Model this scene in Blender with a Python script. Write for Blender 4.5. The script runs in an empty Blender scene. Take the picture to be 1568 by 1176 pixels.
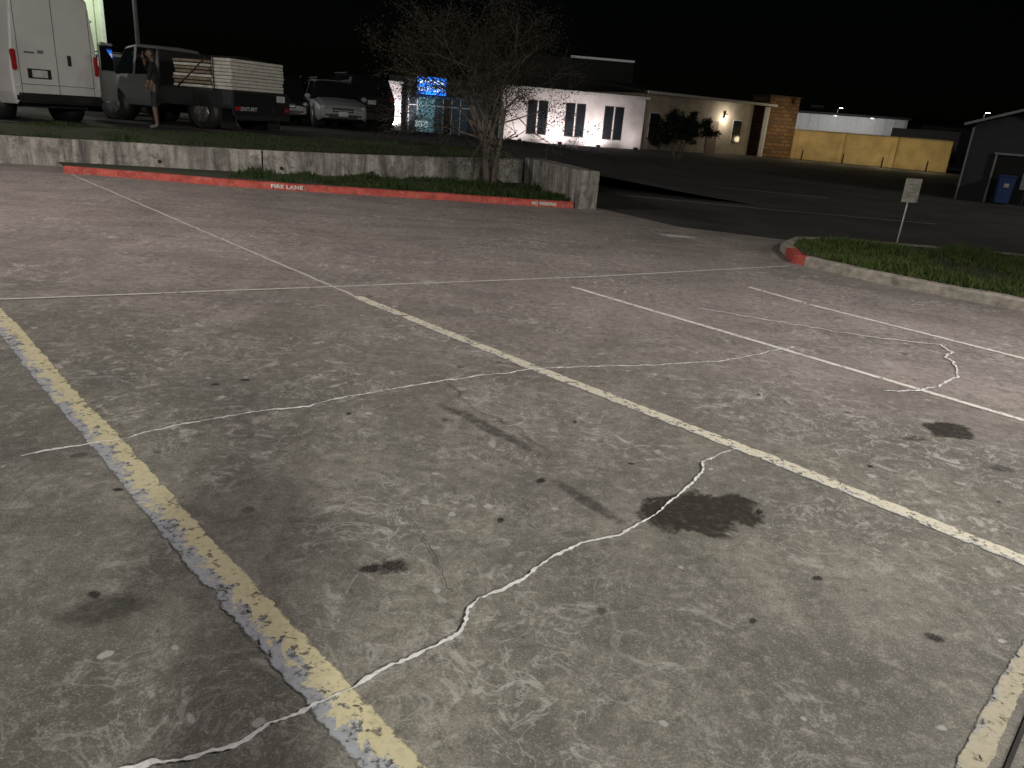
import bpy, bmesh, math, random
from mathutils import Vector, Matrix, noise as mnoise
random.seed(7)
sc=bpy.context.scene
COL=sc.collection
# ---------------------------------------------------------------- node helpers
class N:
    def __init__(s,m):
        m.use_nodes=True; s.t=m.node_tree; s.n=s.t.nodes; s.l=s.t.links
        s.n.clear(); s.out=s.n.new('ShaderNodeOutputMaterial')
        s.b=s.n.new('ShaderNodeBsdfPrincipled'); s.l.new(s.b.outputs[0],s.out.inputs[0])
        s.pos=s.n.new('ShaderNodeNewGeometry').outputs['Position']
    def link(s,a,b): s.l.new(a,b)
    def noise(s,scale,detail=3,rough=.5,dist=0,vec=None,out=0):
        n=s.n.new('ShaderNodeTexNoise'); n.inputs['Scale'].default_value=scale
        n.inputs['Detail'].default_value=detail; n.inputs['Roughness'].default_value=rough
        n.inputs['Distortion'].default_value=dist
        s.link(vec if vec is not None else s.pos,n.inputs['Vector']); return n.outputs[out]
    def mapping(s,rz=0,scale=(1,1,1),loc=(0,0,0)):
        n=s.n.new('ShaderNodeMapping'); n.inputs['Rotation'].default_value=(0,0,rz); n.inputs['Scale'].default_value=scale
        n.inputs['Location'].default_value=loc; s.link(s.pos,n.inputs[0]); return n.outputs[0]
    def ramp(s,fac,stops):
        n=s.n.new('ShaderNodeValToRGB'); e=n.color_ramp.elements
        while len(e)<len(stops): e.new(.5)
        for i,(p,c) in enumerate(stops):
            e[i].position=p
            e[i].color=(c,c,c,1) if isinstance(c,(int,float)) else (*c,1)
        s.link(fac,n.inputs[0]); return n.outputs[0]
    def mix(s,fac,a,b,mode='MIX'):
        n=s.n.new('ShaderNodeMix'); n.data_type='RGBA'; n.blend_type=mode
        for v,i in ((fac,0),(a,6),(b,7)):
            if isinstance(v,(int,float)): n.inputs[i].default_value=v if i==0 else (v,v,v,1)
            elif isinstance(v,tuple): n.inputs[i].default_value=(*v,1)
            else: s.link(v,n.inputs[i])
        return n.outputs[2]
    def math(s,op,a,b=0.,c=None,clamp=False):
        n=s.n.new('ShaderNodeMath'); n.operation=op; n.use_clamp=clamp
        for i,v in enumerate((a,b,c)):
            if v is None: continue
            if isinstance(v,(int,float)): n.inputs[i].default_value=v
            else: s.link(v,n.inputs[i])
        return n.outputs[0]
    def mul(s,a,b): return s.math('MULTIPLY',a,b)
    def color(s,c):
        if isinstance(c,tuple): s.b.inputs['Base Color'].default_value=(*c,1)
        else: s.link(c,s.b.inputs['Base Color'])
    def bump(s,h,strength=.3,dist=.01):
        n=s.n.new('ShaderNodeBump'); n.inputs['Strength'].default_value=strength; n.inputs['Distance'].default_value=dist
        s.link(h,n.inputs['Height']); s.link(n.outputs[0],s.b.inputs['Normal'])
    def uvs(s):
        n=s.n.new('ShaderNodeUVMap'); sp=s.n.new('ShaderNodeSeparateXYZ'); s.link(n.outputs[0],sp.inputs[0])
        return n.outputs[0],sp.outputs[0],sp.outputs[1]
_m={}
def M(name,c=(.5,.5,.5),rough=.6,metal=0,emit=None,es=0,var=.25,scale=6,bump=0,coat=0):
    if name in _m: return _m[name]
    m=bpy.data.materials.new(name); k=N(m)
    lo=tuple(x*(1-var) for x in c); hi=tuple(min(1,x*(1+var*.6)) for x in c)
    nz=k.noise(scale,4,.6)
    k.color(k.ramp(nz,[(.3,lo),(.7,hi)]))
    k.b.inputs['Roughness'].default_value=rough; k.b.inputs['Metallic'].default_value=metal
    k.b.inputs['Coat Weight'].default_value=coat
    if emit: 
        k.b.inputs['Emission Color'].default_value=(*emit,1); k.b.inputs['Emission Strength'].default_value=es
    if bump: k.bump(k.noise(scale*8,4,.6),bump,.01)
    _m[name]=m; return m
# ---------------------------------------------------------------- geometry helpers
def empty(name,loc=(0,0,0),rz=0):
    o=bpy.data.objects.new(name,None); COL.objects.link(o); o.location=loc; o.rotation_euler=(0,0,rz); return o
def obj(name,verts,faces,mat=None,parent=None,smooth=False,mats=None,fm=None,uv=None):
    me=bpy.data.meshes.new(name); me.from_pydata([tuple(v) for v in verts],[],faces)
    for mm in (mats or ([mat] if mat else [])): me.materials.append(mm)
    if fm: me.polygons.foreach_set('material_index',fm)
    if smooth: me.polygons.foreach_set('use_smooth',[True]*len(me.polygons))
    if uv:
        l=me.uv_layers.new(name='UVMap')
        for lp in me.loops: l.data[lp.index].uv=uv[lp.vertex_index]
    me.update(); o=bpy.data.objects.new(name,me); COL.objects.link(o)
    if parent: o.parent=parent
    return o
def box(name,c,s,mat,parent=None,bev=0.01,rz=0,ry=0,rx=0):
    bm=bmesh.new(); bmesh.ops.create_cube(bm,size=1)
    bmesh.ops.scale(bm,vec=s,verts=bm.verts)
    if bev: bmesh.ops.bevel(bm,geom=bm.edges[:],offset=min(bev,min(s)*.4),segments=2,affect='EDGES')
    R=Matrix.Translation(c)@Matrix.Rotation(rz,4,'Z')@Matrix.Rotation(ry,4,'Y')@Matrix.Rotation(rx,4,'X')
    bmesh.ops.transform(bm,matrix=R,verts=bm.verts)
    me=bpy.data.meshes.new(name); bm.to_mesh(me); bm.free(); me.materials.append(mat)
    o=bpy.data.objects.new(name,me); COL.objects.link(o)
    if parent: o.parent=parent
    return o
def tube_data(V,Fc,pts,rad,n=6):
    base=len(V); prev=None
    for i,p in enumerate(pts):
        a=pts[max(0,i-1)]; b=pts[min(len(pts)-1,i+1)]; d=(Vector(b)-Vector(a)).normalized()
        x=d.cross(Vector((0,0,1)) if abs(d.z)<.9 else Vector((1,0,0))).normalized()
        if prev is not None:
            x=(prev-d*prev.dot(d)).normalized()
        prev=x; y=d.cross(x)
        for k in range(n):
            t=2*math.pi*k/n; V.append(Vector(p)+(x*math.cos(t)+y*math.sin(t))*rad[i])
    for i in range(len(pts)-1):
        for k in range(n):
            a=base+i*n+k; b=base+i*n+(k+1)%n
            Fc.append((a,b,b+n,a+n))
    Fc.append(tuple(base+k for k in reversed(range(n)))); Fc.append(tuple(base+(len(pts)-1)*n+k for k in range(n)))
def tube(name,pts,rad,mat,parent=None,n=10):
    V=[];Fc=[]; tube_data(V,Fc,pts,rad,n); return obj(name,V,Fc,mat,parent,smooth=True)
def sstep(a,b,x):
    t=max(0,min(1,(x-a)/(b-a))); return t*t*(3-2*t)
# ================================================================= CAMERA
f=1150.0;p=math.radians(19.8);r=math.radians(4.57)
Fv=Vector((0,math.cos(p),-math.sin(p)));R0=Vector((1,0,0));U0=Vector((0,math.sin(p),math.cos(p)))
Rv=R0*math.cos(r)+U0*math.sin(r); Uv=-R0*math.sin(r)+U0*math.cos(r)
cam=bpy.data.cameras.new('camera'); co=bpy.data.objects.new('camera',cam); COL.objects.link(co)
mw=Matrix.Identity(4)
for i in range(3): mw[i][0]=Rv[i];mw[i][1]=Uv[i];mw[i][2]=-Fv[i]
mw[2][3]=1.6; co.matrix_world=mw
cam.sensor_width=36; cam.lens=36*f/1568; cam.clip_start=.05; cam.clip_end=2000; sc.camera=co
sc.view_settings.view_transform='Standard'; sc.view_settings.look='None'; sc.view_settings.exposure=0
# ================================================================= WORLD
w=bpy.data.worlds.new('World'); sc.world=w; w.use_nodes=True
nt=w.node_tree; sky=nt.nodes.new('ShaderNodeTexSky'); sky.sky_type='NISHITA'; sky.sun_disc=False
sky.sun_elevation=math.radians(12); sky.sun_rotation=math.radians(160)
bg=nt.nodes['Background']; nt.links.new(sky.outputs[0],bg.inputs[0]); bg.inputs[1].default_value=.00018
# ================================================================= GROUND MATERIALS
def concrete_mat():
    m=bpy.data.materials.new('worn_concrete'); k=N(m)
    lane=k.mapping(math.radians(45),(1.5,.42,1))
    big=k.noise(.42,3,.55,.4); med=k.noise(1.5,5,.62,.6,lane); fine=k.noise(15,6,.72,.3); grain=k.noise(150,2,.7)
    c=k.ramp(big,[(.32,(.17,.165,.136)),(.5,(.25,.238,.202)),(.70,(.325,.305,.272))])
    c=k.mix(k.ramp(med,[(.38,.65),(.58,0)]),c,(.10,.097,.08))
    c=k.mix(k.ramp(k.noise(.9,4,.6,.3),[(.36,.6),(.52,0)]),c,(.11,.107,.088))
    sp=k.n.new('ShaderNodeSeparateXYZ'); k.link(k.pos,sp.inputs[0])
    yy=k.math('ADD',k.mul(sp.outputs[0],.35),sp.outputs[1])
    # pinkish lamplight on the far drive lane, painted into the concrete colour
    lamp_tint=k.ramp(k.math('ADD',k.mul(yy,.1),k.mul(big,.5)),[(.58,0),(.92,.5)])
    c=k.mix(lamp_tint,c,(.35,.29,.28))
    c=k.mix(k.ramp(k.noise(1.1,5,.65,.9,k.mapping(math.radians(-12),(.5,1.6,1),(3,1,0))),[(.40,.45),(.55,0)]),c,(.10,.095,.085))
    c=k.mix(k.ramp(fine,[(.34,.7),(.5,0)]),c,(.09,.086,.07))
    c=k.mix(k.ramp(fine,[(.54,0),(.68,.45)]),c,(.45,.43,.38))
    c=k.mix(k.ramp(grain,[(.36,.5),(.5,0)]),c,(.08,.076,.066))
    c=k.mix(k.ramp(grain,[(.56,0),(.72,.45)]),c,(.50,.49,.45))
    patch=k.ramp(k.noise(.75,3,.6,.5),[(.40,0),(.57,1)])
    fl=k.ramp(k.noise(6.5,6,.76,1.4),[(.55,0),(.63,1)])
    c=k.mix(k.mul(k.mul(fl,patch),.68),c,(.50,.49,.45))
    sq=k.noise(3.6,4,.62,1.5); ab=k.math('ABSOLUTE',k.math('SUBTRACT',sq,.5))
    line=k.ramp(ab,[(0,1),(.018,0)])
    c=k.mix(k.mul(k.mul(line,patch),.5),c,(.48,.47,.43))
    spk=k.ramp(k.noise(11,1,.4,0),[(.74,0),(.77,1)])
    c=k.mix(k.mul(spk,.5),c,(.58,.57,.54))
    dt=k.ramp(k.noise(6.5,1,.4,0),[(.75,0),(.775,1)])
    c=k.mix(k.mul(dt,.6),c,(.045,.042,.038))
    k.color(c); k.b.inputs['Roughness'].default_value=.75
    k.bump(fine,.45,.008)
    return m
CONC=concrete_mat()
def asphalt_mat():
    m=bpy.data.materials.new('asphalt'); k=N(m)
    c=k.ramp(k.noise(.5,4,.6,.5),[(.3,(.035,.034,.034)),(.7,(.085,.080,.075))])
    c=k.mix(k.ramp(k.noise(90,2,.7),[(.5,0),(.75,.4)]),c,(.13,.125,.12))
    k.color(c); k.b.inputs['Roughness'].default_value=.9; k.b.inputs['Specular IOR Level'].default_value=.2; return m
ASPH=asphalt_mat()
def wall_conc():
    m=bpy.data.materials.new('stained_wall_concrete'); k=N(m)
    mp=k.mapping(0,(3.2,3.2,.45))
    st=k.noise(1.6,6,.68,.5,mp)
    c=k.ramp(st,[(.36,(.07,.067,.06)),(.5,(.28,.27,.24)),(.66,(.50,.48,.44))])
    c=k.mix(k.ramp(k.noise(6,5,.7,.8),[(.5,0),(.62,.75)]),c,(.09,.085,.078))
    c=k.mix(k.ramp(k.noise(1.1,3,.6,.8),[(.5,0),(.65,.5)]),c,(.12,.115,.105))
    c=k.mix(k.ramp(k.noise(60,3,.6),[(.4,.4),(.55,0)]),c,(.12,.11,.10))
    k.color(c); k.b.inputs['Roughness'].default_value=.85; k.bump(k.noise(25,5,.7),.5,.01); return m
WCON=wall_conc()
def grass_soil():
    m=bpy.data.materials.new('grassy_soil'); k=N(m)
    k.color(k.ramp(k.noise(6,5,.7),[(.35,(.04,.033,.022)),(.6,(.025,.045,.012))])); k.b.inputs['Roughness'].default_value=.95
    return m
SOIL=grass_soil()
def blade_mat(name,a,b,sc_=9):
    m=bpy.data.materials.new(name); k=N(m)
    k.color(k.ramp(k.noise(sc_,3,.7),[(.3,a),(.7,b)])); k.b.inputs['Roughness'].default_value=.7; k.b.inputs['Specular IOR Level'].default_value=.25; return m
GRASS=blade_mat('grass_blades',(.020,.045,.008),(.10,.14,.035),4)
DRYG=blade_mat('weed_blades',(.010,.027,.006),(.045,.072,.018))
# ================================================================= GROUND
obj('ground',[(-700,-700,0),(700,-700,0),(700,900,0),(-700,900,0)],[(0,1,2,3)],ASPH)
lot=[(-30,-16),(26,-16),(26,8),(9,11.2),(4.6,12.2),(2.6,12.9),(1.4,14.75),(-.6,17.4),(-9,16),(-30,14.5)]
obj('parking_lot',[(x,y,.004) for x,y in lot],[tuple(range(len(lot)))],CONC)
def paint_mat(name,ca,cb=None,edge=.10,wear=.52,cthr=.0,soft=.06,cov=1.0,fs=10):
    m=bpy.data.materials.new(name); k=N(m); uv,u,v=k.uvs()
    n1=k.noise(fs,6,.70,.8); n2=k.noise(44,4,.7,.3); n3=k.noise(1.3,3,.5)
    c=k.mix(k.ramp(n2,[(.35,.45),(.55,0)]),ca,tuple(x*.55 for x in ca))
    c=k.mix(k.ramp(n3,[(.4,0),(.7,.3)]),c,tuple(x*.68 for x in ca))
    if cb:
        s=k.math('ADD',v,k.mul(k.math('SUBTRACT',n1,.5),2.1))
        s=k.math('ADD',s,k.mul(k.math('SUBTRACT',n2,.5),.5))
        c=k.mix(k.ramp(s,[(max(0,cthr-.04),1),(cthr+.04,0)]),c,k.mix(k.ramp(n2,[(.38,.6),(.58,0)]),cb,tuple(x*.6 for x in cb)))
    k.color(c); k.b.inputs['Roughness'].default_value=.7
    e=k.math('MINIMUM',v,k.math('SUBTRACT',1.,v))
    e=k.math('ADD',e,k.mul(k.math('SUBTRACT',n1,.5),edge*4))
    a=k.ramp(e,[(max(0,edge*.3),0),(edge*.3+.06,1)])
    wv=k.ramp(k.math('ADD',k.mul(n1,.5),k.mul(n2,.5)),[(wear-.12,.0),(wear-.12+soft,1)])
    k.link(k.mul(k.mul(a,wv),cov),k.b.inputs['Alpha'])
    return m
YELL=paint_mat('yellow_paint_over_blue',(.66,.60,.39),(.40,.42,.455),edge=.11,wear=.52,cthr=.40)
YELL2=paint_mat('worn_yellow_paint',(.70,.67,.54),(.56,.57,.56),edge=.12,wear=.535,cthr=.22)
YELL3=paint_mat('dull_yellow_paint',(.46,.42,.31),(.38,.38,.36),edge=.10,wear=.51,cthr=.14)
WHT=paint_mat('white_line_paint',(.74,.72,.66),None,edge=.12,wear=.52)
JNT=paint_mat('joint_sealant',(.66,.65,.61),None,edge=.06,wear=.50,cov=.9)
CRK=M('crack_sealant',(.78,.78,.765),.75,var=.3,scale=35)
DARKJ=M('dark_joint',(.03,.028,.025),.9)
def resample(pts,step,jit=0):
    out=[]
    for i in range(len(pts)-1):
        a=Vector((*pts[i],0));b=Vector((*pts[i+1],0)); L=(b-a).length; n=max(1,int(L/step))
        for j in range(n): out.append(a.lerp(b,j/n))
    out.append(Vector((*pts[-1],0)))
    if jit:
        for i,q in enumerate(out):
            v=mnoise.noise_vector(q*9); v2=mnoise.noise_vector(q*38)
            q.x+=jit*v.x+jit*.55*v2.x; q.y+=jit*v.y+jit*.55*v2.y
    return out
def strip(name,pts,wid,mat,z,step=.2,jit=0,wjit=0,parent=None):
    P=resample(pts,step,jit); V=[];Fc=[];UV=[];L=0
    for i,q in enumerate(P):
        d=(P[min(i+1,len(P)-1)]-P[max(i-1,0)]).normalized(); nrm=Vector((-d.y,d.x,0))
        ww=wid*max(.3,(1+wjit*mnoise.noise(q*11)+wjit*.9*mnoise.noise(q*55)))
        if wjit and (i==0 or i==len(P)-1): ww*=.15
        if i: L+=(P[i]-P[i-1]).length
        for s,v in ((-1,0.),(1,1.)):
            V.append((q.x+nrm.x*ww/2*s,q.y+nrm.y*ww/2*s,z)); UV.append((L,v))
    for i in range(len(P)-1): Fc.append((2*i,2*i+1,2*i+3,2*i+2))
    return obj(name,V,Fc,mat,parent,uv=UV)
ZP=.0080; ZJ=.0100; ZC=.0120
mk=empty('parking_lot_markings')
strip('stall_line_1',[(-4.2,5.55),(-3.54,4.91),(-2.43,3.74),(-1.87,3.17),(-1.08,2.34),(-.48,1.73),(-.23,1.47),(.9,.32),(3.5,-2.3)],.15,YELL,ZP,parent=mk)
strip('stall_line_2',[(-1.41,6.34),(.11,4.81),(1.43,3.54),(2.19,2.76),(5.2,-.3)],.11,YELL2,ZP,parent=mk)
strip('joint_far',[(-7.97,13.40),(-3.96,9.08),(-1.41,6.34)],.036,JNT,ZP,step=.15,jit=.012,parent=mk)
strip('stall_line_3',[(.52,7.44),(3.27,4.51),(6.8,.8)],.065,WHT,ZP,parent=mk)
strip('stall_line_4',[(2.50,8.15),(2.99,7.44),(4.19,6.08),(7.6,2.2)],.065,WHT,ZP,parent=mk)
strip('cross_joint',[(-9,2.3),(-3.86,5.38),(-2.85,5.96),(-1.63,6.65),(.72,8.0),(3.48,9.78)],.038,JNT,ZJ,step=.15,jit=.012,parent=mk)
strip('edge_line_a',[(2.03,2.34),(1.64,1.95),(1.28,1.55),(.54,.77)],.075,YELL3,ZP,parent=mk)
strip('edge_line_b',[(2.13,2.24),(1.74,1.85),(1.38,1.45),(.64,.67)],.075,YELL3,ZP,parent=mk)
strip('edge_joint',[(2.08,2.29),(1.69,1.90),(1.33,1.50),(.6,.70)],.012,DARKJ,ZJ,parent=mk)
strip('upper_joint',[(-14,10.6),(-9,12.9),(-4.5,15.2)],.03,JNT,.0075,step=.2,jit=.02,parent=mk)
def C(s): return [tuple(int(v)/100 for v in q.split(',')) for q in s.split()]
c1=[(-2.14,2.96),(-2.05,3.06),(-1.94,3.13),(-1.80,3.24),(-1.68,3.39),(-1.51,3.54),(-1.32,3.68),(-1.11,3.79),(-.97,3.95),(-.74,4.13),(-.53,4.30),(-.27,4.48)]+C("-6,460 11,474 33,482 65,494 98,504 128,518 155,529 185,552 203,568 223,582")
c2=C("-90,138 -82,142 -72,145 -63,151 -58,157 -52,161 -47,166 -38,174 -33,180 -22,190 -11,200 -9,207 -9,213 -5,220 3,227 12,236 21,250 33,261 49,270 59,281 69,293 77,306 87,319 97,336 100,347 110,358 123,370")
c3=C("166,693 197,681 230,667 275,646 316,633 363,626 362,607 349,589 342,559 327,533 303,509 283,495 254,487")
cr=empty('pavement_cracks')
strip('crack_1',c1,.0112,CRK,ZC,step=.014,jit=.016,wjit=1.1,parent=cr)
strip('crack_2',c2,.0108,CRK,ZC,step=.006,jit=.010,wjit=1.2,parent=cr)
strip('crack_3',c3,.0145,CRK,ZC,step=.02,jit=.03,wjit=1.0,parent=cr)
HAIR=M('hairline_crack',(.07,.066,.058),.9)
strip('hairline_1',C("-42,440 -20,395 5,372 22,345"),.004,HAIR,ZJ,step=.03,jit=.05,wjit=.8,parent=cr)
strip('hairline_2',C("-35,268 -22,240 -15,222"),.003,HAIR,ZJ,step=.02,jit=.04,wjit=.8,parent=cr)
def stain_mat(name,c,amt,rough=.6,nsc=3,core=.20,rim=.38):
    m=bpy.data.materials.new(name); k=N(m); uv,u,v=k.uvs()
    du=k.math('SUBTRACT',u,.5); dv=k.math('SUBTRACT',v,.5)
    d=k.math('SQRT',k.math('ADD',k.mul(du,du),k.mul(dv,dv)))
    d=k.math('ADD',d,k.mul(k.math('SUBTRACT',k.noise(nsc,5,.7,.8),.5),.55))
    a=k.ramp(d,[(core,1),(rim,.0)])
    a=k.mul(a,k.ramp(k.noise(nsc*6,4,.7),[(.35,.5),(.55,1)]))
    a=k.mul(a,amt); k.link(a,k.b.inputs['Alpha']); k.color(c); k.b.inputs['Roughness'].default_value=rough
    return m
ST1=stain_mat('oil_stain',(.042,.039,.031),.86,.5,5,.27,.34); ST2=stain_mat('small_oil_spot',(.03,.027,.024),.8,.6,22)
ST3=stain_mat('faint_grime',(.07,.065,.055),.5,.8,3)
stn=empty('oil_stains')
zi=[0]
def stain(x,y,sx,sy,rz,mat):
    zi[0]+=1; z=.0052+.00004*zi[0]
    ca,sa=math.cos(rz),math.sin(rz)
    V=[(x+ca*a*sx-sa*b*sy,y+sa*a*sx+ca*b*sy,z) for a,b in ((-1,-1),(1,-1),(1,1),(-1,1))]
    obj('stain_%d'%zi[0],V,[(0,1,2,3)],mat,stn,uv=[(0,0),(1,0),(1,1),(0,1)])
stain(.90,2.97,.44,.28,.35,ST1)
stain(-.38,2.36,.10,.07,.4,ST2); stain(-.46,2.33,.07,.04,.4,ST2)
stain(2.65,4.23,.26,.20,.4,ST1); stain(2.35,4.05,.12,.06,.4,ST3); stain(2.65,3.72,.12,.08,0,ST3)
stain(.38,2.97,.34,.06,-.9,ST3); stain(-1.24,2.0,.20,.12,.5,ST3); stain(-.1,3.7,.6,.07,-.8,ST3)
for x,y in ((-1.70,4.02),(-1.57,4.13),(.17,3.14),(.37,3.89),(-.87,3.75),(-1.6,2.75),(-1.32,2.06),(1.23,2.5),(1.53,2.19)):
    s=random.uniform(.022,.038); stain(x,y,s*1.5,s,random.random()*3,ST2)
for x,y in ((1.6,4.6),(2.1,4.4),(1.9,3.6),(2.4,3.3),(.7,5.6),(3.1,4.2),(1.15,3.0),(.62,3.4),(1.8,6.1),(.0,2.75),(2.9,5.2),(.9,2.2)):
    s=random.uniform(.014,.026); stain(x,y,s*1.5,s,random.random()*3,ST2)
# ================================================================= KERBS, ISLANDS, RETAINING WALL
def redmat():
    m=bpy.data.materials.new('red_kerb_paint'); k=N(m)
    c=k.ramp(k.noise(8,5,.6),[(.35,(.30,.042,.030)),(.65,(.52,.09,.065))])
    c=k.mix(k.ramp(k.noise(14,6,.75,.5),[(.55,0),(.62,.8)]),c,(.30,.22,.18)); k.color(c); k.b.inputs['Roughness'].default_value=.7
    return m
RED=redmat()
KERB=M('kerb_concrete',(.34,.315,.27),.85,var=.5,scale=9,bump=.4)
def ribbonwall(name,pts,thick,h0,h1,mat,parent,z0=-.02,step=.4,rough=0):
    P=resample(pts,step); V=[];Fc=[]; n=len(P)
    for i,q in enumerate(P):
        d=(P[min(i+1,n-1)]-P[max(i-1,0)]).normalized(); nr=Vector((-d.y,d.x,0)); t=i/(n-1); h=h0+(h1-h0)*t
        j=rough*mnoise.noise(q*3)
        b=min(.02,thick*.2)
        for o,z in ((0,z0),(0+j*.3,h-b+j*.0),(b,h+j),(thick-b,h+j),(thick,h-b),(thick,z0)):
            V.append((q.x+nr.x*o,q.y+nr.y*o,z))
    for i in range(n-1):
        for k in range(5):
            a=i*6+k; Fc.append((a,a+6,a+7,a+1))
    Fc.append(tuple(range(6))); Fc.append(tuple((n-1)*6+k for k in reversed(range(6))))
    return obj(name,V,Fc,mat,parent)
kpts=[(-8.2,13.55),(-7.10,13.62),(-5.51,13.55),(-4.26,13.62),(-2.91,13.85),(-1.27,14.08),(.17,14.24),(.88,14.36)]
kb=empty('red_kerb'); ribbonwall('kerb',kpts,.15,.12,.12,RED,kb,rough=.012,step=.25)
wp=[(-30,13.0),(-14,13.9),(-9.6,14.35),(-7.9,14.85),(-5.35,15.5),(-3.14,16.35),(-1.28,17.25),(-.15,18.0)]
rw=empty('retaining_wall'); 
ribbonwall('wall_left',wp[:5],.2,.40,.52,WCON,rw,rough=.012)
ribbonwall('wall_right',[(-5.32,15.51)]+wp[5:],.2,.52,.62,WCON,rw,rough=.012)
ew=empty('end_wall')
ribbonwall('wall',[(-.12,18.1),(.91,14.38)],.42,.66,.70,WCON,ew,rough=.01)
for i,(x,y) in enumerate([(-7.2,15.03),(-3.3,16.25),(-5.0,15.62)]):
    t=tube('weep_pipe_%d'%i,[(x+.0,y+.02,.2),(x+.03,y-.03,.2)],[.035,.035],DARKJ,rw,8)
isl=kpts+[(-.15,17.95),(-1.28,17.2),(-3.14,16.3),(-5.35,15.45),(-7.9,14.8),(-8.9,14.5)]
isl=[(x,y+(.13 if i<8 else .02)) for i,(x,y) in enumerate(isl)]
obj('planting_strip',[(x,y,.09) for x,y in isl],[tuple(range(len(isl)))],SOIL)
def wy(x):
    for (a,b),(c,d) in zip(wp,wp[1:]):
        if a<=x<=c: return b+(d-b)*(x-a)/(c-a)
    return wp[0][1] if x<wp[0][0] else 18.1
def PZ(x,y):
    d=y-wy(x); wh=.36+.20*sstep(-14,-1,x)
    z=wh+(.62-wh)*sstep(0,1.4,d)
    s=(1-sstep(-1.2,6.5,x))*(1-sstep(30,46,y))
    return z*s-.03*(1-s)
V=[];Fc=[];xs=[-60+i*1.0 for i in range(46)]+[-14.5+i*.35 for i in range(62)]; ys=[0,.35,.8,1.3,2,3,4,5.5,7,9,11,13,16,19,22,26,30,40,60]
for x in xs:
    for dy in ys:
        y=wy(x)+.1+dy; V.append((x,y,PZ(x,y)))
for i in range(len(xs)-1):
    for j in range(len(ys)-1):
        a=i*len(ys)+j; b=a+len(ys); Fc.append((a,b,b+1,a+1))
obj('upper_lot',V,Fc,ASPH,smooth=True)
def edge_y(x):
    E=[(-30,14.9),(-10.6,15.7),(-7.4,17.0),(-4.0,20.6),(-2.2,19.6),(-.4,18.5)]
    for (a,b),(c,d) in zip(E,E[1:]):
        if a<=x<=c: return b+(d-b)*(x-a)/(c-a)
    return 18.5
V=[];Fc=[];n=60
for i in range(n+1):
    x=-20+19.6*i/n; a=wy(x)+.19; b=max(a+.1,edge_y(x))
    for j in range(9):
        y=a+(b-a)*j/8; V.append((x,y,PZ(x,y)+.02+.05*math.sin(math.pi*j/8)))
for i in range(n):
    for j in range(8):
        a=i*9+j; Fc.append((a,a+9,a+10,a+1))
obj('grass_verge',V,Fc,SOIL,smooth=True)
def blades(name,gen,count,hmin,hmax,wd,mat,lean=.5):
    V=[];Fc=[]
    for _ in range(count):
        q=gen()
        if q is None: continue
        x,y,z,s=q; h=random.uniform(hmin,hmax)*s; a=random.random()*6.283; l=random.random()*lean*h; b=random.random()*6.283
        dx,dy=math.cos(a)*wd/2,math.sin(a)*wd/2; i=len(V)
        mx,my=math.cos(b)*l*.35,math.sin(b)*l*.35
        V+=[(x-dx,y-dy,z),(x+dx,y+dy,z),(x+mx+dx*.7,y+my+dy*.7,z+h*.6),(x+mx-dx*.7,y+my-dy*.7,z+h*.6),(x+math.cos(b)*l,y+math.sin(b)*l,z+h)]
        Fc+=[(i,i+1,i+2,i+3),(i+3,i+2,i+4)]
    return obj(name,V,Fc,mat)
def g1():
    x=random.uniform(-16,-.5); a=wy(x)+.22; b=max(a+.1,edge_y(x)); y=random.uniform(a,b)
    s=.5+1.0*max(0,mnoise.noise(Vector((x*1.3,y*1.3,0)))+.35)
    return x,y,PZ(x,y)+.02,s
blades('verge_grass',g1,24000,.03,.10,.018,DRYG)
def g2():
    t=random.random(); x=-5.6+6.3*t**.7; y1=wy(x)-.03 if x<-.3 else 17.9-(x+.3)*3.3
    y=random.uniform(13.85+.09*(x+8),y1)
    if y1<13.9: return None
    s=mnoise.noise(Vector((x*1.6,y*1.6,3)))
    if s<-.05 and random.random()<.85: return None
    return x,y,.09,.5+max(0,s)*2.0
blades('strip_weeds',g2,13000,.04,.15,.022,DRYG,.9)
ri=[(3.58,10.05),(4.05,9.36),(4.60,8.75),(5.15,8.30),(5.48,8.0),(7.5,6.1),(12,2.0),(14,2),(14,11.0),(9,11.9),(5.0,12.2),(4.2,11.9),(3.75,11.1)]
ki=empty('island_kerb')
def offs(P,d):
    n=len(P);out=[]
    for i in range(n):
        a=Vector(P[i-1]);b=Vector(P[i]);c=Vector(P[(i+1)%n])
        t=((b-a).normalized()+(c-b).normalized()).normalized(); out.append((b.x-t.y*d,b.y+t.x*d))
    return out
inn=offs(ri,.15)
n=len(ri)
A=[tuple(Vector(ri[12]).lerp(Vector(ri[0]),.45)),ri[0],tuple(Vector(ri[0]).lerp(Vector(ri[1]),.22))]
ribbonwall('kerb_nose',A,.16,.125,.125,RED,ki,rough=.01,step=.2)
A=[tuple(Vector(ri[0]).lerp(Vector(ri[1]),.23))]+ri[1:]+[tuple(Vector(ri[12]).lerp(Vector(ri[0]),.44))]
ribbonwall('kerb_run',A,.16,.125,.125,KERB,ki,rough=.01,step=.2)
obj('island_soil',[(x,y,.11) for x,y in inn],[tuple(range(n))],SOIL)
def inside(x,y,P):
    c=False;j=len(P)-1
    for i in range(len(P)):
        if (P[i][1]>y)!=(P[j][1]>y) and x<(P[j][0]-P[i][0])*(y-P[i][1])/(P[j][1]-P[i][1])+P[i][0]: c=not c
        j=i
    return c
def g3():
    x=random.uniform(3.6,10.5);y=random.uniform(6,12.2)
    if not inside(x,y,inn): return None
    s=mnoise.noise(Vector((x*1.1,y*1.1,7)))+.7*mnoise.noise(Vector((x*4,y*4,2)))
    if s<-.1 and random.random()<.8: return None
    return x,y,.11,.45+1.1*max(0,s+.2)
blades('island_grass',g3,60000,.03,.11,.012,GRASS,1.1)
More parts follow.
